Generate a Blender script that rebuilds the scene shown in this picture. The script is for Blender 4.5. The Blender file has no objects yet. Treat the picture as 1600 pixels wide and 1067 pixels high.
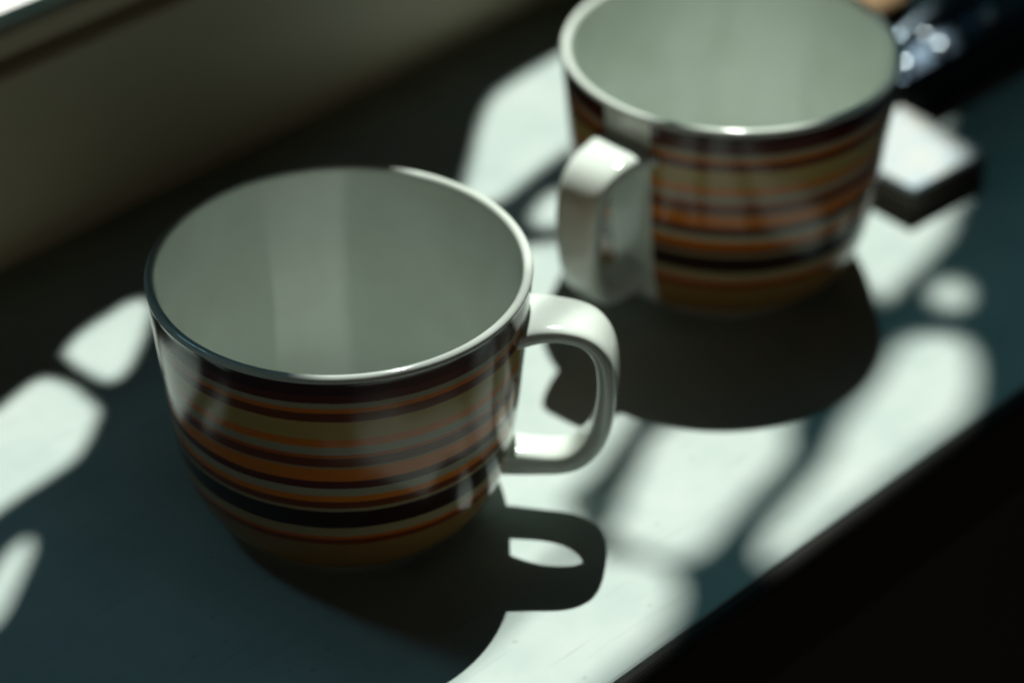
import bpy, bmesh, math, random
from mathutils import Vector, Matrix

S = bpy.context.scene
C = S.collection
R = math.radians

# ------------------------------------------------------------------ camera
cam_data = bpy.data.cameras.new('camera')
cam = bpy.data.objects.new('camera', cam_data)
C.objects.link(cam)
cam.location = (-0.36706, -0.42301, 0.4458)
pitch, yaw = 0.6178, R(-45.5)
cam.rotation_euler = (math.pi / 2 - pitch, 0, yaw)
cam_data.sensor_width = 36
cam_data.lens = 91.7
cam_data.clip_start = 0.02
cam_data.clip_end = 60
cam_data.dof.use_dof = True
cam_data.dof.focus_distance = 0.645
cam_data.dof.aperture_fstop = 4.6
cam_data.dof.aperture_blades = 0
S.camera = cam

# ------------------------------------------------------------------ world: the dim indoor air
world = bpy.data.worlds.new('World')
S.world = world
world.use_nodes = True
bg = world.node_tree.nodes['Background']
bg.inputs['Color'].default_value = (0.62, 0.86, 1.0, 1)
bg.inputs['Strength'].default_value = 0.0015

# ------------------------------------------------------------------ lamps
SUN_EL, SUN_AZ = R(60.5), R(36.2)
SUN_DIR = Vector((math.cos(SUN_AZ) * math.cos(SUN_EL), math.sin(SUN_AZ) * math.cos(SUN_EL), math.sin(SUN_EL)))
SUN_POS = SUN_DIR * 10.0 + Vector((0.06, 0, 0))
ld = bpy.data.lights.new('low_sunlight', 'SPOT')
ld.energy = 11200
ld.color = (1.0, 0.99, 0.945)
ld.shadow_soft_size = 0.06
ld.spot_size = R(14)
ld.spot_blend = 0.1
sun = bpy.data.objects.new('sunlight_through_window', ld)
C.objects.link(sun)
sun.location = SUN_POS
sun.rotation_euler = (Vector((0.06, 0, 0)) - SUN_POS).to_track_quat('-Z', 'Y').to_euler()

def area(name, loc, target, sx, sy, energy, color):
    d = bpy.data.lights.new(name, 'AREA')
    d.shape = 'RECTANGLE'
    d.size, d.size_y = sx, sy
    d.energy, d.color = energy, color
    o = bpy.data.objects.new(name, d)
    C.objects.link(o)
    o.location = loc
    o.rotation_euler = (Vector(target) - Vector(loc)).to_track_quat('-Z', 'Y').to_euler()
    return o

area('sky_over_the_roofs', (0.95, 0.95, 4.0), (0.95, 0.95, 0), 2.4, 0.5, 8, (0.34, 0.80, 1.0))
area('sky_left_of_window', (-0.55, 1.9, 2.1), (-0.1, 0, 0), 0.5, 0.7, 8.5, (0.36, 0.76, 1.0))
area('front_fill', (-1.5, -2.2, 0.22), (0.05, 0, 0.05), 2.2, 0.45, 2.1, (1.0, 0.93, 0.76))  # unseen fill lamp added on the room side to brighten the cup fronts

S.view_settings.view_transform = 'Standard'
S.view_settings.look = 'None'
S.view_settings.exposure = 0
S.view_settings.gamma = 1

S.cycles.max_bounces = 10
S.cycles.diffuse_bounces = 6
S.cycles.glossy_bounces = 5
S.cycles.use_denoising = True
S.cycles.sample_clamp_indirect = 4
S.cycles.caustics_reflective = True

# ------------------------------------------------------------------ materials
def mat(name, col, rough=0.5, spec=0.5, coat=0.0, metal=0.0):
    m = bpy.data.materials.new(name)
    m.use_nodes = True
    b = m.node_tree.nodes['Principled BSDF']
    b.inputs['Base Color'].default_value = (*col, 1)
    b.inputs['Roughness'].default_value = rough
    b.inputs['Specular IOR Level'].default_value = spec
    b.inputs['Coat Weight'].default_value = coat
    b.inputs['Metallic'].default_value = metal
    return m, b, m.node_tree

def noisy(name, a, b2, scale, rough, detail=4, bump=0.0, stretch=(1, 1, 1), **k):
    m, b, nt = mat(name, a, rough, **k)
    tc = nt.nodes.new('ShaderNodeTexCoord')
    mp = nt.nodes.new('ShaderNodeMapping')
    mp.inputs['Scale'].default_value = stretch
    nz = nt.nodes.new('ShaderNodeTexNoise')
    nz.inputs['Scale'].default_value = scale
    nz.inputs['Detail'].default_value = detail
    rp = nt.nodes.new('ShaderNodeValToRGB')
    rp.color_ramp.elements[0].color = (*a, 1)
    rp.color_ramp.elements[0].position = 0.3
    rp.color_ramp.elements[1].color = (*b2, 1)
    rp.color_ramp.elements[1].position = 0.7
    L = nt.links.new
    L(tc.outputs['Object'], mp.inputs['Vector'])
    L(mp.outputs[0], nz.inputs['Vector'])
    L(nz.outputs['Fac'], rp.inputs[0])
    L(rp.outputs[0], b.inputs['Base Color'])
    if bump:
        n2 = nt.nodes.new('ShaderNodeTexNoise')
        n2.inputs['Scale'].default_value = scale * 6
        n2.inputs['Detail'].default_value = 6
        L(mp.outputs[0], n2.inputs['Vector'])
        bp = nt.nodes.new('ShaderNodeBump')
        bp.inputs['Strength'].default_value = bump
        bp.inputs['Distance'].default_value = 0.0006
        L(n2.outputs['Fac'], bp.inputs['Height'])
        L(bp.outputs[0], b.inputs['Normal'])
    return m

SILL = noisy('sill_paint', (0.322, 0.388, 0.372), (0.40, 0.452, 0.43), 38, 0.58, detail=9, bump=0.35, spec=0.25)
def wear(m, col):
    nt = m.node_tree; L = nt.links.new; b = nt.nodes['Principled BSDF']
    src = b.inputs['Base Color'].links[0].from_socket
    tc = nt.nodes.new('ShaderNodeTexCoord')
    vo = nt.nodes.new('ShaderNodeTexVoronoi'); vo.inputs['Scale'].default_value = 170
    L(tc.outputs['Object'], vo.inputs['Vector'])
    sel = nt.nodes.new('ShaderNodeMath'); sel.operation = 'LESS_THAN'; sel.inputs[1].default_value = 0.14
    L(vo.outputs['Distance'], sel.inputs[0])
    n = nt.nodes.new('ShaderNodeTexNoise'); n.inputs['Scale'].default_value = 55; L(tc.outputs['Object'], n.inputs['Vector'])
    th = nt.nodes.new('ShaderNodeMath'); th.operation = 'GREATER_THAN'; th.inputs[1].default_value = 0.54; L(n.outputs['Fac'], th.inputs[0])
    mu = nt.nodes.new('ShaderNodeMath'); mu.operation = 'MULTIPLY'; L(sel.outputs[0], mu.inputs[0]); L(th.outputs[0], mu.inputs[1])
    mp = nt.nodes.new('ShaderNodeMapping'); mp.inputs['Scale'].default_value = (14, 190, 1); mp.inputs['Rotation'].default_value = (0, 0, 0.35)
    L(tc.outputs['Object'], mp.inputs['Vector'])
    sc = nt.nodes.new('ShaderNodeTexNoise'); sc.inputs['Scale'].default_value = 1.6; sc.inputs['Detail'].default_value = 3; L(mp.outputs[0], sc.inputs['Vector'])
    s2 = nt.nodes.new('ShaderNodeMapRange'); s2.inputs['From Min'].default_value = 0.60; s2.inputs['From Max'].default_value = 0.72
    s2.inputs['To Max'].default_value = 0.22; L(sc.outputs['Fac'], s2.inputs['Value'])
    f = nt.nodes.new('ShaderNodeMath'); f.operation = 'MULTIPLY_ADD'; f.inputs[1].default_value = 0.28; f.use_clamp = True
    L(mu.outputs[0], f.inputs[0]); L(s2.outputs[0], f.inputs[2])
    mx = nt.nodes.new('ShaderNodeMix'); mx.data_type = 'RGBA'; mx.inputs['B'].default_value = (*col, 1)
    L(f.outputs[0], mx.inputs['Factor']); L(src, mx.inputs['A']); L(mx.outputs['Result'], b.inputs['Base Color'])
wear(SILL, (0.20, 0.20, 0.17))
FRAME = noisy('frame_paint', (0.50, 0.44, 0.29), (0.56, 0.495, 0.34), 9, 0.42, bump=0.1)
WALL = noisy('wall_plaster', (0.04, 0.036, 0.03), (0.055, 0.05, 0.042), 6, 0.9, bump=0.3)
FLOOR = noisy('floor_boards', (0.02, 0.014, 0.01), (0.035, 0.024, 0.016), 5, 0.6, stretch=(1, 8, 1))
STONE = noisy('ledge_stone', (0.62, 0.62, 0.6), (0.7, 0.7, 0.67), 12, 0.8, bump=0.3)
def gobo_mat():
    m = bpy.data.materials.new('gobo_tint'); m.use_nodes = True
    nt = m.node_tree; L = nt.links.new
    b = nt.nodes['Principled BSDF']; b.inputs['Base Color'].default_value = (0.03, 0.05, 0.06, 1); b.inputs['Roughness'].default_value = 0.9
    tr = nt.nodes.new('ShaderNodeBsdfTransparent')
    tc = nt.nodes.new('ShaderNodeTexCoord'); sp = nt.nodes.new('ShaderNodeSeparateXYZ'); L(tc.outputs['Object'], sp.inputs[0])
    mr = nt.nodes.new('ShaderNodeMapRange')           # transmission rises with height, put in to tint the shaded sill
    mr.inputs['From Min'].default_value = 0.46; mr.inputs['From Max'].default_value = 0.84
    mr.inputs['To Min'].default_value = 0.0; mr.inputs['To Max'].default_value = 0.95
    L(sp.outputs['Z'], mr.inputs['Value'])
    mrx = nt.nodes.new('ShaderNodeMapRange'); mrx.inputs['From Min'].default_value = 0.27; mrx.inputs['From Max'].default_value = 0.45
    mrx.inputs['To Min'].default_value = 0.0; mrx.inputs['To Max'].default_value = 0.66
    L(sp.outputs['X'], mrx.inputs['Value'])
    mm = nt.nodes.new('ShaderNodeMath'); mm.operation = 'MULTIPLY'; L(mr.outputs[0], mm.inputs[0]); L(mrx.outputs[0], mm.inputs[1])
    tr.inputs[0].default_value = (0.17, 0.28, 0.315, 1)
    mx = nt.nodes.new('ShaderNodeMixShader'); L(mm.outputs[0], mx.inputs[0]); L(b.outputs[0], mx.inputs[1]); L(tr.outputs[0], mx.inputs[2])
    L(mx.outputs[0], nt.nodes['Material Output'].inputs[0])
    return m
GOBO = gobo_mat()
GLAZE, gb, gnt = mat('white_glaze', (0.64, 0.695, 0.65), 0.07, 0.5)
nz = gnt.nodes.new('ShaderNodeTexNoise'); nz.inputs['Scale'].default_value = 30
tc = gnt.nodes.new('ShaderNodeTexCoord'); gnt.links.new(tc.outputs['Object'], nz.inputs['Vector'])
bp = gnt.nodes.new('ShaderNodeBump'); bp.inputs['Strength'].default_value = 0.03; bp.inputs['Distance'].default_value = 0.002
gr = gnt.nodes.new('ShaderNodeValToRGB'); gn = gnt.nodes.new('ShaderNodeTexNoise'); gn.inputs['Scale'].default_value = 42; gn.inputs['Detail'].default_value = 7
gnt.links.new(tc.outputs['Object'], gn.inputs['Vector']); gnt.links.new(gn.outputs['Fac'], gr.inputs[0]); gnt.links.new(gr.outputs[0], gb.inputs['Base Color'])
gr.color_ramp.elements[0].position = 0.32; gr.color_ramp.elements[0].color = (0.585, 0.635, 0.575, 1)
gr.color_ramp.elements[1].position = 0.62; gr.color_ramp.elements[1].color = (0.655, 0.71, 0.665, 1)
gnt.links.new(nz.outputs['Fac'], bp.inputs['Height']); gnt.links.new(bp.outputs[0], gb.inputs['Normal'])

CUP_H = 0.0735
def stripes():
    m, b, nt = mat('striped_print', (0.5, 0.5, 0.4), 0.155, 0.42)
    L = nt.links.new
    tc = nt.nodes.new('ShaderNodeTexCoord')
    sp = nt.nodes.new('ShaderNodeSeparateXYZ')
    L(tc.outputs['Object'], sp.inputs[0])
    nzz = nt.nodes.new('ShaderNodeTexNoise'); nzz.inputs['Scale'].default_value = 60
    L(tc.outputs['Object'], nzz.inputs['Vector'])
    dv = nt.nodes.new('ShaderNodeMath'); dv.operation = 'DIVIDE'; dv.inputs[1].default_value = CUP_H
    L(sp.outputs['Z'], dv.inputs[0])
    wob = nt.nodes.new('ShaderNodeMath'); wob.operation = 'MULTIPLY_ADD'
    wob.inputs[1].default_value = 0.008
    L(nzz.outputs['Fac'], wob.inputs[0])
    sb = nt.nodes.new('ShaderNodeMath'); sb.operation = 'SUBTRACT'; sb.inputs[1].default_value = 0.004
    L(dv.outputs[0], sb.inputs[0]); L(sb.outputs[0], wob.inputs[2])
    cr = nt.nodes.new('ShaderNodeValToRGB')
    ramp = cr.color_ramp
    ramp.interpolation = 'CONSTANT'
    K = (0.024, 0.009, 0.006); MA = (0.095, 0.018, 0.012); WH = (0.34, 0.31, 0.21)
    OR = (0.60, 0.165, 0.012); BR = (0.15, 0.032, 0.010); CR = (0.44, 0.31, 0.10); OB = (0.46, 0.105, 0.012); TN = (0.22, 0.125, 0.04); TW = (0.30, 0.24, 0.13)
    stops = [(0.0, TN), (0.035, BR), (0.05, TN), (0.224, BR), (0.253, OB), (0.268, TW), (0.309, K), (0.394, TW), (0.407, BR),
             (0.441, OR), (0.468, WH), (0.501, MA), (0.537, OR), (0.594, TW), (0.605, BR), (0.642, OB), (0.66, WH),
             (0.692, OR), (0.729, CR), (0.806, BR), (0.845, OR), (0.865, WH), (0.888, MA), (0.925, (0.045, 0.011, 0.009)), (0.987, WH)]
    e = ramp.elements
    while len(e) > 1: e.remove(e[0])
    e[0].position = 0; e[0].color = (*stops[0][1], 1)
    for pos, c in stops[1:]:
        k = e.new(pos); k.color = (*c, 1)
    fine = nt.nodes.new('ShaderNodeTexNoise'); fine.inputs['Scale'].default_value = 9000; fine.inputs['Detail'].default_value = 2
    L(tc.outputs['Object'], fine.inputs['Vector'])
    jit = nt.nodes.new('ShaderNodeMath'); jit.operation = 'MULTIPLY_ADD'; jit.inputs[1].default_value = 0.022
    L(fine.outputs['Fac'], jit.inputs[0])
    off = nt.nodes.new('ShaderNodeMath'); off.operation = 'SUBTRACT'; off.inputs[1].default_value = 0.011
    L(wob.outputs[0], off.inputs[0]); L(off.outputs[0], jit.inputs[2])
    L(jit.outputs[0], cr.inputs[0])
    at = nt.nodes.new('ShaderNodeMath'); at.operation = 'ARCTAN2'
    L(sp.outputs['Y'], at.inputs[0]); L(sp.outputs['X'], at.inputs[1])
    ab = nt.nodes.new('ShaderNodeMath'); ab.operation = 'ABSOLUTE'; L(at.outputs[0], ab.inputs[0])
    lt = nt.nodes.new('ShaderNodeMath'); lt.operation = 'LESS_THAN'; lt.inputs[1].default_value = R(9.5)
    L(ab.outputs[0], lt.inputs[0])
    mx = nt.nodes.new('ShaderNodeMix'); mx.data_type = 'RGBA'
    L(lt.outputs[0], mx.inputs['Factor'])
    L(cr.outputs[0], mx.inputs['A']); mx.inputs['B'].default_value = (0.645, 0.69, 0.635, 1)
    L(mx.outputs['Result'], b.inputs['Base Color'])
    return m
PRINT = stripes()

def glass():
    m = bpy.data.materials.new('window_glass'); m.use_nodes = True
    nt = m.node_tree; nt.nodes.clear()
    out = nt.nodes.new('ShaderNodeOutputMaterial')
    tr = nt.nodes.new('ShaderNodeBsdfTransparent'); tr.inputs[0].default_value = (0.95, 0.98, 0.96, 1)
    gl = nt.nodes.new('ShaderNodeBsdfGlossy'); gl.inputs['Roughness'].default_value = 0.02
    fr = nt.nodes.new('ShaderNodeFresnel'); fr.inputs[0].default_value = 1.45
    mx = nt.nodes.new('ShaderNodeMixShader')
    ge = nt.nodes.new('ShaderNodeNewGeometry')
    inv = nt.nodes.new('ShaderNodeMath'); inv.operation = 'SUBTRACT'; inv.inputs[0].default_value = 1
    nt.links.new(ge.outputs['Backfacing'], inv.inputs[1])
    ml = nt.nodes.new('ShaderNodeMath'); ml.operation = 'MULTIPLY'
    nt.links.new(inv.outputs[0], ml.inputs[0]); nt.links.new(fr.outputs[0], ml.inputs[1])
    for a, b in ((ml.outputs[0], mx.inputs[0]), (tr.outputs[0], mx.inputs[1]), (gl.outputs[0], mx.inputs[2]), (mx.outputs[0], out.inputs[0])):
        nt.links.new(a, b)
    return m
GLASS = glass()

# ------------------------------------------------------------------ helpers
def obj(name, bm, mats, parent=None, smooth=False, bevel=0.0, seg=2):
    me = bpy.data.meshes.new(name)
    if bevel:
        bmesh.ops.bevel(bm, geom=bm.edges[:], offset=bevel, segments=seg, profile=0.5, affect='EDGES')
    bmesh.ops.recalc_face_normals(bm, faces=bm.faces)
    bm.to_mesh(me); bm.free()
    for m in (mats if isinstance(mats, (list, tuple)) else [mats]): me.materials.append(m)
    if smooth:
        for f in me.polygons: f.use_smooth = True
    o = bpy.data.objects.new(name, me)
    C.objects.link(o)
    if parent: o.parent = parent
    return o

def box(x0, x1, y0, y1, z0, z1, bm=None):
    bm = bm or bmesh.new()
    v = [bm.verts.new((x, y, z)) for x in (x0, x1) for y in (y0, y1) for z in (z0, z1)]
    for f in ((0, 1, 3, 2), (4, 6, 7, 5), (0, 4, 5, 1), (2, 3, 7, 6), (0, 2, 6, 4), (1, 5, 7, 3)):
        bm.faces.new([v[i] for i in f])
    return bm

def profile_bar(pts, x0, x1):
    """a closed (y, z) outline carried along x"""
    bm = bmesh.new()
    a = [bm.verts.new((x0, y, z)) for y, z in pts]
    b = [bm.verts.new((x1, y, z)) for y, z in pts]
    n = len(pts)
    for i in range(n):
        bm.faces.new((a[i], a[(i + 1) % n], b[(i + 1) % n], b[i]))
    bm.faces.new(a[::-1]); bm.faces.new(b)
    return bm

def empty(name, label, cat, loc=(0, 0, 0), rz=0.0, group=None):
    o = bpy.data.objects.new(name, None)
    o.empty_display_size = 0.02
    C.objects.link(o)
    o.location = loc; o.rotation_euler = (0, 0, rz)
    o['label'] = label; o['category'] = cat
    if group: o['group'] = group
    return o

def structure(o): o['kind'] = 'structure'; return o

# ------------------------------------------------------------------ the setting
YF = -0.108          # front edge of the sill
YB = 0.150           # face of the window frame
X0, X1 = -0.75, 0.95
pts = [(0.16, 0.0), (0.16, -0.014), (YF + 0.004, -0.014), (YF + 0.004, -0.001), (YF + 0.0043, -0.0003), (YF + 0.005, 0.0)]
sill = structure(obj('window_sill', profile_bar(pts, X0, X1), SILL))
EDGE = noisy('edge_shade_dark', (0.018, 0.016, 0.014), (0.028, 0.024, 0.02), 20, 0.65, stretch=(1, 8, 8), spec=0.15)  # added front strip, coloured near-black to stand in for the shade there
ep = [(YF + 0.0038, -0.036), (YF + 0.0038, -0.0008)] + [(YF + 0.0034 + 0.0034 * math.cos(R(a)), -0.0042 + 0.0034 * math.sin(R(a))) for a in range(90, 181, 15)] + [(YF, -0.036)]
structure(obj('sill_edge_shade', profile_bar(ep, X0, X1), EDGE))
structure(obj('floor', box(-3, 3, -4, 0.15, -0.92, -0.9), FLOOR))
structure(obj('wall', box(-3, 3, -0.06, 0.15, -0.9, -0.037), WALL))

win = empty('window', 'pale painted window frame with a dark groove, standing along the back of the sill', 'window', (0, YB, 0))
# bottom rail: a quadrant bead on the sill, a tall face, a groove and a glazing bead (local y from the face)
obj('bottom_rail', profile_bar([(0.0, 0.012), (0.0, 0.066), (0.002, 0.068), (0.008, 0.068), (0.008, 0.0005), (0.0045, 0.0005), (0.0045, 0.0095)], X0, X1), FRAME, win)
obj('sash_rail', profile_bar([(0.0085, 0.0005), (0.0085, 0.0715), (0.001, 0.0725), (0.001, 0.079), (0.003, 0.081), (0.011, 0.081), (0.013, 0.069), (0.03, 0.064), (0.03, 0.0005)], X0, X1), FRAME, win)
for x in (X0, X1 - 0.06):
    obj('stile', box(x, x + 0.06, 0.001, 0.03, 0.0815, 2.3), FRAME, win, bevel=0.002)
obj('top_rail', box(X0, X1, 0.001, 0.03, 2.3005, 2.38), FRAME, win, bevel=0.002)
obj('pane', box(X0 + 0.0605, X1 - 0.0605, 0.014, 0.018, 0.0845, 2.3), GLASS, win)
structure(obj('outer_ledge', box(X0 - .3, X1 + .3, 0.181, 0.55, 0.01, 0.052), STONE, bevel=0.003))

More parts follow.
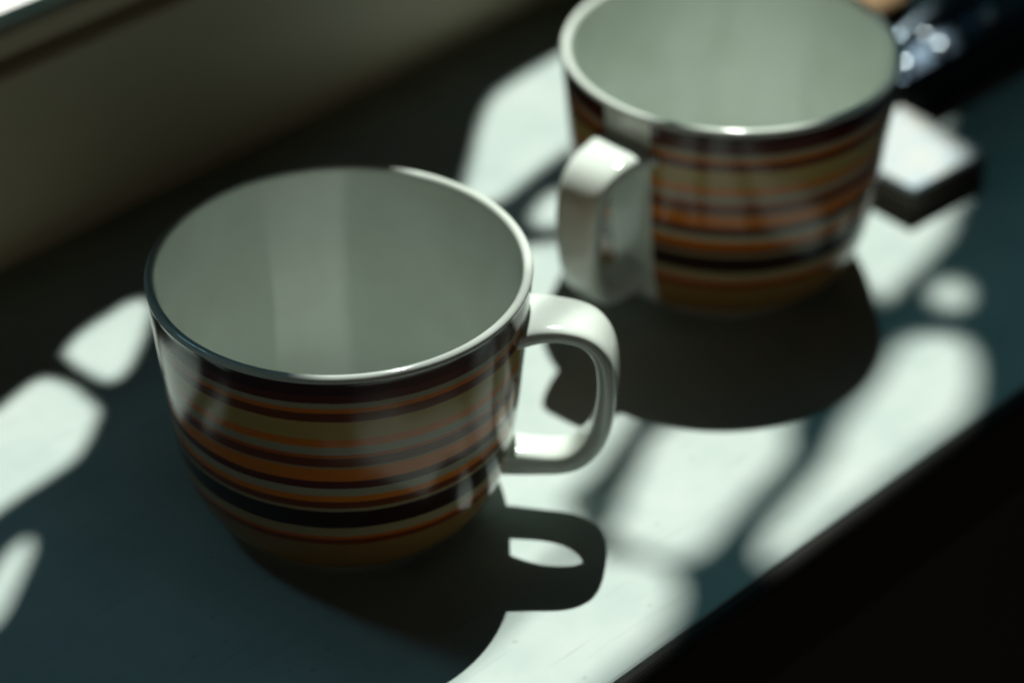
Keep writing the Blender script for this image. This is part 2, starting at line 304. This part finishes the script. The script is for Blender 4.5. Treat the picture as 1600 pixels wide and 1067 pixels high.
# unseen cut-out panel added to shape the sun patches; it passes a little teal
HOLES = [
 [(-3.8,-10.51),(-4.15,-10.22),(-4.51,-9.94),(-4.83,-9.62),(-5.16,-9.31),(-5.52,-9.03),(-5.84,-8.71),(-6.18,-8.39),(-6.18,-8.04),(-5.8,-7.78),(-5.41,-7.56),(-4.98,-7.45),(-4.53,-7.36),(-4.08,-7.33),(-3.63,-7.25),(-3.19,-7.18),(-2.74,-7.14),(-2.29,-7.05),(-1.84,-7.0),(-1.39,-6.95),(-0.95,-6.85),(-0.5,-6.78),(-0.05,-6.74),(0.39,-6.65),(0.84,-6.6),(1.29,-6.55),(1.74,-6.45),(2.19,-6.42),(2.61,-6.43),(2.64,-6.87),(2.95,-7.2),(3.27,-7.52),(3.46,-7.93),(3.55,-8.37),(3.42,-8.8),(3.18,-9.19),(2.86,-9.49),(2.45,-9.7),(2.03,-9.86),(1.6,-10.02),(1.16,-10.13),(0.71,-10.21),(0.26,-10.25),(-0.19,-10.31),(-0.64,-10.35),(-1.1,-10.35),(-1.54,-10.43),(-1.99,-10.45),(-2.45,-10.45),(-2.89,-10.54),(-3.35,-10.55)],
 [(5.6,-10.41),(5.5,-10.06),(5.82,-9.74),(6.21,-9.51),(6.63,-9.34),(7.06,-9.2),(7.5,-9.08),(7.95,-9.0),(8.4,-8.92),(8.85,-8.83),(9.29,-8.72),(9.74,-8.63),(10.17,-8.49),(10.59,-8.32),(11.0,-8.12),(11.42,-7.94),(11.84,-7.76),(12.27,-7.62),(12.72,-7.55),(13.17,-7.45),(13.61,-7.36),(14.06,-7.26),(14.48,-7.09),(14.9,-6.93),(15.33,-6.77),(15.76,-6.6),(16.21,-6.56),(16.65,-6.68),(17.0,-6.95),(17.27,-7.32),(17.43,-7.73),(17.25,-8.15),(16.97,-8.5),(16.63,-8.8),(16.26,-9.07),(15.9,-9.35),(15.5,-9.57),(15.08,-9.76),(14.66,-9.93),(14.23,-10.07),(13.78,-10.15),(13.33,-10.15),(12.87,-10.15),(12.41,-10.16),(11.97,-10.25),(11.51,-10.25),(11.05,-10.25),(10.6,-10.25),(10.14,-10.25),(9.7,-10.34),(9.24,-10.35),(8.78,-10.35),(8.33,-10.35),(7.87,-10.35),(7.42,-10.45),(6.97,-10.45),(6.51,-10.45),(6.05,-10.45)],
 [(4.3,-8.61),(3.96,-8.31),(3.75,-7.92),(3.67,-7.47),(3.64,-7.02),(3.55,-6.57),(3.73,-6.19),(4.18,-6.14),(4.59,-5.97),(4.88,-5.63),(5.3,-5.44),(5.72,-5.27),(6.13,-5.06),(6.53,-4.86),(6.94,-4.65),(7.36,-4.46),(7.8,-4.35),(8.25,-4.36),(8.69,-4.38),(9.05,-4.15),(9.5,-4.15),(9.95,-4.07),(10.4,-4.05),(10.86,-4.05),(11.31,-4.04),(11.76,-3.95),(12.22,-3.95),(12.67,-3.95),(13.12,-3.88),(13.57,-3.85),(14.03,-3.85),(14.48,-3.82),(14.93,-3.75),(15.38,-3.75),(15.84,-3.75),(16.29,-3.66),(16.71,-3.74),(16.6,-4.16),(16.35,-4.54),(16.1,-4.92),(15.79,-5.25),(15.38,-5.44),(14.94,-5.57),(14.5,-5.68),(14.06,-5.8),(13.62,-5.91),(13.18,-6.04),(12.74,-6.15),(12.3,-6.26),(11.86,-6.37),(11.41,-6.37),(11.03,-6.59),(10.6,-6.72),(10.27,-7.0),(10.03,-7.34),(9.61,-7.52),(9.19,-7.68),(8.75,-7.8),(8.3,-7.86),(7.85,-7.95),(7.41,-8.05),(6.97,-8.15),(6.52,-8.25),(6.08,-8.36),(5.64,-8.47),(5.2,-8.58),(4.75,-8.65)],
 [(-5.6,-7.12),(-6.01,-6.92),(-6.38,-6.67),(-6.74,-6.4),(-7.07,-6.08),(-7.36,-5.75),(-7.17,-5.4),(-6.8,-5.15),(-6.42,-4.9),(-6.03,-4.67),(-5.66,-4.42),(-5.28,-4.17),(-4.89,-3.94),(-4.52,-3.69),(-4.14,-3.44),(-3.76,-3.2),(-3.37,-2.96),(-3.0,-2.72),(-2.61,-2.48),(-2.23,-2.24),(-1.85,-1.99),(-1.48,-1.74),(-1.09,-1.51),(-0.71,-1.26),(-0.34,-1.01),(0.05,-0.78),(0.43,-0.53),(0.8,-0.28),(1.18,-0.04),(1.56,-0.17),(1.72,-0.6),(1.85,-1.03),(1.96,-1.46),(2.29,-1.46),(2.61,-1.14),(2.92,-0.8),(3.2,-0.45),(3.52,-0.13),(3.84,0.19),(4.13,0.52),(4.42,0.87),(4.74,1.19),(5.06,1.51),(5.35,1.85),(5.65,2.2),(5.97,2.51),(6.35,2.75),(6.73,2.99),(7.12,3.23),(7.51,3.45),(7.88,3.71),(8.27,3.93),(8.66,4.16),(9.04,4.4),(9.43,4.64),(9.81,4.88),(10.19,5.11),(10.58,5.34),(11.02,5.34),(11.44,5.2),(11.86,5.04),(12.25,4.8),(12.63,4.56),(13.01,4.31),(13.29,3.96),(13.61,3.64),(13.87,3.28),(13.89,2.87),(13.67,2.49),(14.02,2.25),(14.44,2.1),(14.84,1.89),(15.22,1.64),(15.58,1.37),(15.9,1.05),(16.21,0.72),(16.45,0.34),(16.66,-0.06),(16.86,-0.47),(16.98,-0.9),(17.07,-1.34),(17.15,-1.78),(17.15,-2.23),(17.07,-2.67),(16.95,-3.1),(16.51,-3.15),(16.07,-3.22),(15.62,-3.25),(15.17,-3.25),(14.72,-3.26),(14.28,-3.35),(13.82,-3.35),(13.37,-3.35),(12.93,-3.41),(12.48,-3.45),(12.03,-3.45),(11.58,-3.47),(11.14,-3.55),(10.68,-3.55),(10.23,-3.55),(9.79,-3.62),(9.34,-3.65),(8.89,-3.65),(8.46,-3.56),(8.12,-3.32),(7.69,-3.45),(7.26,-3.6),(6.84,-3.77),(6.42,-3.91),(5.99,-4.05),(5.57,-4.22),(5.13,-4.33),(4.69,-4.42),(4.25,-4.5),(3.8,-4.5),(3.59,-4.84),(3.36,-5.23),(3.14,-5.62),(2.83,-5.94),(2.4,-6.05),(1.95,-6.1),(1.5,-6.15),(1.06,-6.25),(0.62,-6.28),(0.17,-6.35),(-0.27,-6.44),(-0.72,-6.47),(-1.16,-6.55),(-1.6,-6.64),(-2.05,-6.67),(-2.49,-6.75),(-2.93,-6.83),(-3.38,-6.86),(-3.82,-6.95),(-4.27,-7.01),(-4.71,-7.06),(-5.15,-7.15)],
 [(18.6,-6.71),(18.35,-6.46),(18.36,-6.09),(18.57,-5.78),(18.88,-5.57),(19.23,-5.45),(19.6,-5.44),(19.86,-5.69),(19.84,-6.05),(19.61,-6.34),(19.31,-6.57),(18.97,-6.72)],
 [(3.8,-5.77),(3.76,-5.64),(3.87,-5.51),(4.02,-5.43),(4.18,-5.38),(4.35,-5.37),(4.52,-5.36),(4.55,-5.41),(4.4,-5.48),(4.26,-5.57),(4.12,-5.65),(3.96,-5.73)],
 [(17.3,-4.86),(17.41,-4.44),(17.61,-4.03),(17.81,-3.63),(18.01,-3.22),(18.22,-2.82),(18.42,-2.41),(18.55,-1.98),(18.63,-1.54),(18.66,-1.09),(18.75,-0.64),(18.85,-0.21),(19.2,0.08),(19.57,0.33),(19.95,0.58),(20.35,0.79),(20.76,0.64),(21.12,0.37),(21.5,0.12),(21.92,0.13),(22.27,0.42),(22.63,0.69),(23.04,0.85),(23.5,0.85),(23.95,0.87),(24.39,0.95),(24.8,1.09),(25.13,1.36),(25.59,1.35),(26.04,1.35),(26.49,1.32),(26.94,1.25),(27.39,1.25),(27.84,1.21),(27.82,0.8),(27.62,0.39),(27.27,0.15),(26.82,0.15),(26.36,0.15),(25.91,0.15),(25.46,0.15),(25.0,0.15),(24.68,-0.12),(24.56,-0.56),(24.42,-0.99),(24.31,-1.43),(24.16,-1.86),(24.04,-2.29),(23.91,-2.73),(23.73,-3.14),(23.31,-3.25),(22.87,-3.34),(22.49,-3.58),(22.1,-3.82),(21.69,-4.02),(21.25,-4.13),(20.82,-4.24),(20.37,-4.34),(19.93,-4.43),(19.5,-4.55),(19.06,-4.55),(18.61,-4.58),(18.18,-4.72),(17.74,-4.83)],
 [(-10.6,2.27),(-10.51,2.64),(-10.22,3.01),(-9.9,3.35),(-9.54,3.66),(-9.14,3.92),(-8.75,4.18),(-8.33,4.4),(-7.89,4.58),(-7.43,4.67),(-7.52,4.33),(-7.81,3.95),(-8.19,3.67),(-8.56,3.39),(-8.94,3.11),(-9.33,2.83),(-9.72,2.57),(-10.14,2.35)],
 [(27.4,3.28),(26.95,3.35),(26.5,3.35),(26.04,3.35),(25.6,3.4),(25.45,3.81),(25.45,4.26),(25.45,4.72),(25.45,5.17),(25.61,5.55),(26.07,5.55),(26.52,5.55),(26.98,5.55),(27.42,5.48),(27.88,5.45),(28.33,5.45),(28.79,5.45),(29.14,5.25),(29.15,4.79),(29.15,4.34),(29.15,3.88),(29.13,3.43),(28.76,3.25),(28.31,3.25),(27.85,3.25)],
 [(13.6,4.98),(13.2,5.19),(13.06,5.59),(13.28,5.99),(13.65,6.23),(14.07,6.4),(14.5,6.54),(14.95,6.55),(15.17,6.29),(14.93,5.91),(14.67,5.54),(14.42,5.16),(14.05,4.95)],
 [(-9.5,5.68),(-9.94,5.78),(-9.94,6.17),(-9.76,6.58),(-9.58,6.99),(-9.38,7.39),(-9.17,7.8),(-8.97,8.2),(-8.77,8.61),(-8.44,8.9),(-8.01,9.01),(-7.57,9.12),(-7.13,9.23),(-6.69,9.34),(-6.26,9.45),(-5.82,9.55),(-5.38,9.64),(-4.94,9.73),(-4.49,9.79),(-4.06,9.93),(-3.62,10.04),(-3.19,10.15),(-2.75,10.1),(-2.56,9.7),(-2.46,9.26),(-2.46,8.81),(-2.55,8.37),(-2.55,7.92),(-2.73,7.52),(-3.09,7.25),(-3.45,6.98),(-3.82,6.71),(-4.2,6.47),(-4.62,6.31),(-5.06,6.25),(-5.51,6.21),(-5.96,6.15),(-6.41,6.15),(-6.85,6.06),(-7.3,6.02),(-7.73,5.91),(-8.17,5.79),(-8.6,5.66),(-9.05,5.65)],
 [(19.7,7.19),(19.28,7.36),(18.87,7.53),(18.45,7.7),(18.03,7.86),(17.6,8.02),(17.16,8.0),(16.71,7.95),(16.27,7.86),(15.82,7.82),(15.38,7.75),(14.94,7.65),(14.5,7.56),(14.06,7.47),(13.62,7.37),(13.18,7.42),(12.73,7.45),(12.3,7.56),(11.98,7.87),(11.96,8.24),(12.36,8.46),(12.76,8.66),(13.17,8.86),(13.54,9.11),(13.88,9.41),(14.25,9.68),(14.6,9.95),(14.96,10.23),(15.3,10.52),(15.66,10.79),(16.02,11.06),(16.39,11.33),(16.75,11.6),(17.13,11.84),(17.53,12.04),(17.93,12.25),(18.37,12.35),(18.81,12.42),(19.26,12.45),(19.71,12.52),(20.15,12.55),(20.61,12.55),(21.05,12.64),(21.5,12.65),(21.94,12.7),(22.39,12.75),(22.84,12.77),(23.28,12.85),(23.73,12.86),(24.18,12.95),(24.62,12.92),(24.72,12.51),(24.65,12.07),(24.57,11.63),(24.47,11.19),(24.14,10.89),(23.82,10.57),(23.48,10.27),(23.14,9.99),(22.82,9.67),(22.48,9.37),(22.13,9.08),(21.81,8.76),(21.49,8.45),(21.13,8.18),(20.81,7.86),(20.48,7.54),(20.12,7.28)],
 [(-1.5,8.46),(-1.65,8.88),(-1.67,9.34),(-1.72,9.78),(-1.65,10.23),(-1.6,10.67),(-1.2,10.88),(-0.79,11.08),(-0.35,11.17),(0.09,11.25),(0.55,11.27),(0.99,11.35),(1.45,11.35),(1.81,11.18),(1.74,10.73),(1.49,10.37),(1.14,10.09),(0.8,9.78),(0.44,9.5),(0.08,9.23),(-0.29,8.96),(-0.66,8.71),(-1.07,8.5)]]

YG = 0.225
def sun_gobo():
    cu = bpy.data.curves.new('sun_gobo', 'CURVE')
    cu.dimensions = '2D'; cu.fill_mode = 'BOTH'; cu.extrude = 0.0006
    def up(gx, gy):
        g = Vector((gx * 0.01, gy * 0.01, 0)); d = SUN_POS - g
        t = (YG - g.y) / d.y
        q = g + d * t
        return q.x, q.z
    loops = [[(-0.10, 0.2), (1.25, 0.2), (1.25, 1.3), (-0.10, 1.3)]] + [[up(*p) for p in h] for h in HOLES]
    for lp in loops:
        s = cu.splines.new('POLY'); s.points.add(len(lp) - 1); s.use_cyclic_u = True
        for p, (x, z) in zip(s.points, lp): p.co = (x, z, 0, 1)
    tmp = bpy.data.objects.new('tmp', cu); C.objects.link(tmp)
    dg = bpy.context.evaluated_depsgraph_get()
    me = bpy.data.meshes.new_from_object(tmp.evaluated_get(dg))
    bpy.data.objects.remove(tmp)
    me.transform(Matrix.Rotation(math.pi / 2, 4, 'X'))
    me.name = 'sun_gobo'; me.materials.clear(); me.materials.append(GOBO)
    o = bpy.data.objects.new('sun_gobo', me); C.objects.link(o)
    o.parent = win; o.location = (0, YG - YB, 0)
    return o
sun_gobo()

# ------------------------------------------------------------------ the cups
def lathe(prof, n=128):
    bm = bmesh.new(); rings = []
    for r_, z in prof:
        if r_ < 1e-6: rings.append([bm.verts.new((0, 0, z))]); continue
        rings.append([bm.verts.new((r_ * math.cos(2 * math.pi * i / n), r_ * math.sin(2 * math.pi * i / n), z)) for i in range(n)])
    for a, b in zip(rings, rings[1:]):
        for i in range(n):
            j = (i + 1) % n
            if len(a) == 1 and len(b) == 1: continue
            if len(a) == 1: bm.faces.new((a[0], b[i], b[j]))
            elif len(b) == 1: bm.faces.new((a[i], b[0], a[j]))
            else: bm.faces.new((a[i], b[i], b[j], a[j]))
    return bm

def spline(P, n):
    """Catmull-Rom through P"""
    out = []
    Q = [P[0]] + list(P) + [P[-1]]
    for i in range(len(P) - 1):
        p0, p1, p2, p3 = (Vector(q) for q in Q[i:i + 4])
        for k in range(n):
            t = k / n
            out.append(0.5 * ((2 * p1) + (p2 - p0) * t + (2 * p0 - 5 * p1 + 4 * p2 - p3) * t * t + (3 * p1 - p0 - 3 * p2 + p3) * t ** 3))
    out.append(Vector(P[-1]))
    return out

OUT = [(3.46, .15), (3.80, .38), (4.06, .74), (4.26, 1.2), (4.43, 1.8), (4.56, 2.6), (4.67, 3.5), (4.78, 4.7), (4.90, 6.1), (4.985, 7.15)]
LIP = [(5.0, 7.22), (4.975, 7.30), (4.90, 7.345), (4.81, 7.33), (4.745, 7.26), (4.72, 7.15)]
INN = [(4.72, 7.15), (4.62, 6.0), (4.48, 4.6), (4.34, 3.4), (4.16, 2.4), (3.9, 1.6), (3.4, .9), (2.6, .62), (1.4, .55), (0, .54)]
def cup_body(parent):
    c = 0.01
    outer = [(p.x * c, p.y * c) for p in spline(OUT, 6)]
    lip = [(p.x * c, p.y * c) for p in spline([OUT[-1]] + LIP, 4)][1:]
    inner = [(p.x * c, p.y * c) for p in spline(INN, 6)][1:]
    inner[-1] = (0, inner[-1][1])
    under = [(0, .0022), (.028, .0022), (.0307, .0016)]
    prof = under + outer + lip + inner
    bm = lathe(prof)
    bm.normal_update()
    n = 128
    o = obj('body', bm, [GLAZE, PRINT], parent, smooth=True)
    nu, no = len(under), len(outer)
    for p in o.data.polygons:
        z = p.center.z; rad = math.hypot(p.center.x, p.center.y)
        nrm = p.normal.x * p.center.x + p.normal.y * p.center.y
        p.material_index = 1 if (nrm > 0 and z > 0.0016 and z < 0.0718 and rad > 0.0335) else 0
    return o
def foot_ring(parent):
    prof = [(.0307, .0017), (.0310, .0004), (.0317, 0), (.0334, 0), (.0341, .0004), (.0346, .0017), (.0307, .0017)]
    return obj('foot_ring', lathe(prof, 96), GLAZE, parent, smooth=True)

HP = [(4.74, 5.96), (5.3, 6.08), (6.0, 6.06), (6.55, 5.84), (6.9, 5.3), (7.02, 4.45), (6.97, 3.5), (6.78, 2.65), (6.36, 2.0), (5.8, 1.7), (4.9, 1.62), (4.1, 1.62)]
def handle(parent):
    path = spline(HP, 6)
    bm = bmesh.new(); rings = []
    m = 20
    N = len(path)
    for i, p in enumerate(path):
        t = (path[min(i + 1, N - 1)] - path[max(i - 1, 0)]).normalized()
        nrm = Vector((-t.y, t.x))
        s = i / (N - 1)
        flare = 1 + 0.18 * max(0, 1 - s * 7) + 0.15 * max(0, 1 - (1 - s) * 7)
        w, th = (0.92 - 0.42 * s) * flare, (0.25 + 0.17 * s ** 3) * flare
        ring = []
        for k in range(m):
            a = 2 * math.pi * k / m
            ca, sa = math.cos(a), math.sin(a)
            e = 0.55
            u = w * math.copysign(abs(ca) ** e, ca); v = th * math.copysign(abs(sa) ** e, sa)
            q = p + nrm * v
            ring.append(bm.verts.new((q.x * .01, u * .01, q.y * .01)))
        rings.append(ring)
    for a, b in zip(rings, rings[1:]):
        for k in range(m):
            j = (k + 1) % m
            bm.faces.new((a[k], a[j], b[j], b[k]))
    bm.faces.new(rings[0][::-1]); bm.faces.new(rings[-1])
    return obj('handle', bm, GLAZE, parent, smooth=True)

cup = empty('cup', 'nearer striped cup in sharp focus at the left, its white handle pointing right', 'cup', (0, 0, 0), R(-52.5), 'orange and brown striped cups on the sill')
parts = [cup_body(cup), foot_ring(cup), handle(cup)]
cup2 = cup.copy(); C.objects.link(cup2)
cup2['label'] = 'farther blurred striped cup beside the small box, its white handle pointing to the left front'
cup2.location = (0.15895, 0.0036, 0); cup2.rotation_euler = (0, 0, R(-176))
for o in parts:
    c = o.copy(); C.objects.link(c); c.parent = cup2

# ------------------------------------------------------------------ the small things on the right
BOXW = noisy('pale_card', (0.43, 0.43, 0.40), (0.30, 0.38, 0.43), 90, 0.5, detail=2)
BOXD = noisy('dark_striker', (0.035, 0.026, 0.018), (0.055, 0.042, 0.028), 200, 0.7)
bx = empty('small_box', 'small flat box with a sunlit pale top and dark sides, just behind the farther cup', 'box', (0.2345, -0.0098, 0), R(-4))
obj('sleeve', box(-.0178, .0178, -.0185, .0185, 0, .0095), BOXD, bx, bevel=0.0006)
obj('lid', box(-.0180, .0180, -.0187, .0187, .0096, .0120), BOXW, bx, bevel=0.0008)

BLACK = mat('black_gloss', (0.006, 0.006, 0.008), 0.3, 0.4)[0]
FOIL = mat('blue_foil', (0.16, 0.22, 0.30), 0.3, 0.5, metal=0.75)[0]
cs = empty('dark_case', 'black case with a shiny bluish clip on top, behind the small pale-topped box', 'case', (0.3135, 0.0205, 0), R(-1))
obj('case_body', box(-.058, .058, -.013, .013, 0, .0195), BLACK, cs, bevel=0.002)
random.seed(4)
bm = bmesh.new(); nx, ny = 34, 9
g = [[bm.verts.new((-.057 + .114 * i / nx, -.012 + .024 * j / ny, .0197 + .0035 * math.sin(math.pi * i / nx) ** .3 * math.sin(math.pi * j / ny) ** .5 * (.4 + .6 * random.random()))) for j in range(ny + 1)] for i in range(nx + 1)]
for i in range(nx):
    for j in range(ny): bm.faces.new((g[i][j], g[i + 1][j], g[i + 1][j + 1], g[i][j + 1]))
obj('wrapper', bm, FOIL, cs, smooth=True)
STEEL = mat('glint_steel', (0.60, 0.68, 0.76), 0.33, 0.5, metal=1.0)[0]
DULL = mat('clip_steel', (0.42, 0.52, 0.62), 0.35, 0.5, metal=0.9)[0]
for x, y, k in ((-.0525, -.0085, .0030), (-.0345, -.0090, .0030), (-.0325, -.0015, .0026), (-.0045, -.0065, .0034)):  # small metal domes added to catch the bright glints
    o = obj('glint_dome', lathe([(k * math.cos(R(a)), .0222 + k * .7 * math.sin(R(a))) for a in range(0, 90, 15)] + [(0, .0222 + k * .7)], 20), STEEL, cs, smooth=True)
    o.location = (x, y, 0)
def rod(pts, rad, n=14):
    bm = bmesh.new(); rings = []
    for i, q in enumerate(pts):
        t = (pts[min(i + 1, len(pts) - 1)] - pts[max(i - 1, 0)]).normalized()
        s = t.cross(Vector((0, 0, 1))).normalized(); u = s.cross(t)
        rings.append([bm.verts.new(q + rad * (s * math.cos(2 * math.pi * k / n) + u * math.sin(2 * math.pi * k / n))) for k in range(n)])
    for a, b in zip(rings, rings[1:]):
        for k in range(n): bm.faces.new((a[k], a[(k + 1) % n], b[(k + 1) % n], b[k]))
    bm.faces.new(rings[0][::-1]); bm.faces.new(rings[-1])
    return bm
arc = [Vector((-.05 + .10 * i / 20, -.001 + .006 * math.sin(math.pi * i / 20), .0250 + .0012 * math.sin(math.pi * i / 10))) for i in range(21)]
obj('clip', rod(arc, .0026), DULL, cs, smooth=True)

WOOD = noisy('brown_wood', (0.22, 0.09, 0.02), (0.34, 0.15, 0.035), 40, 0.45, stretch=(1, 6, 1))
wb = empty('wooden_block', 'brown wooden block barely showing past the far rim of the farther cup', 'block', (0.280, 0.054, 0), R(1))
obj('block_body', box(-.02, .02, -.0145, .0145, 0, .0215), WOOD, wb, bevel=0.0015)
obj('block_cap', box(-.0203, .0203, -.0148, .0148, .0216, .0236), noisy('amber_lacquer', (0.15, 0.075, 0.018), (0.21, 0.11, 0.028), 30, 0.4), wb, bevel=0.0008)
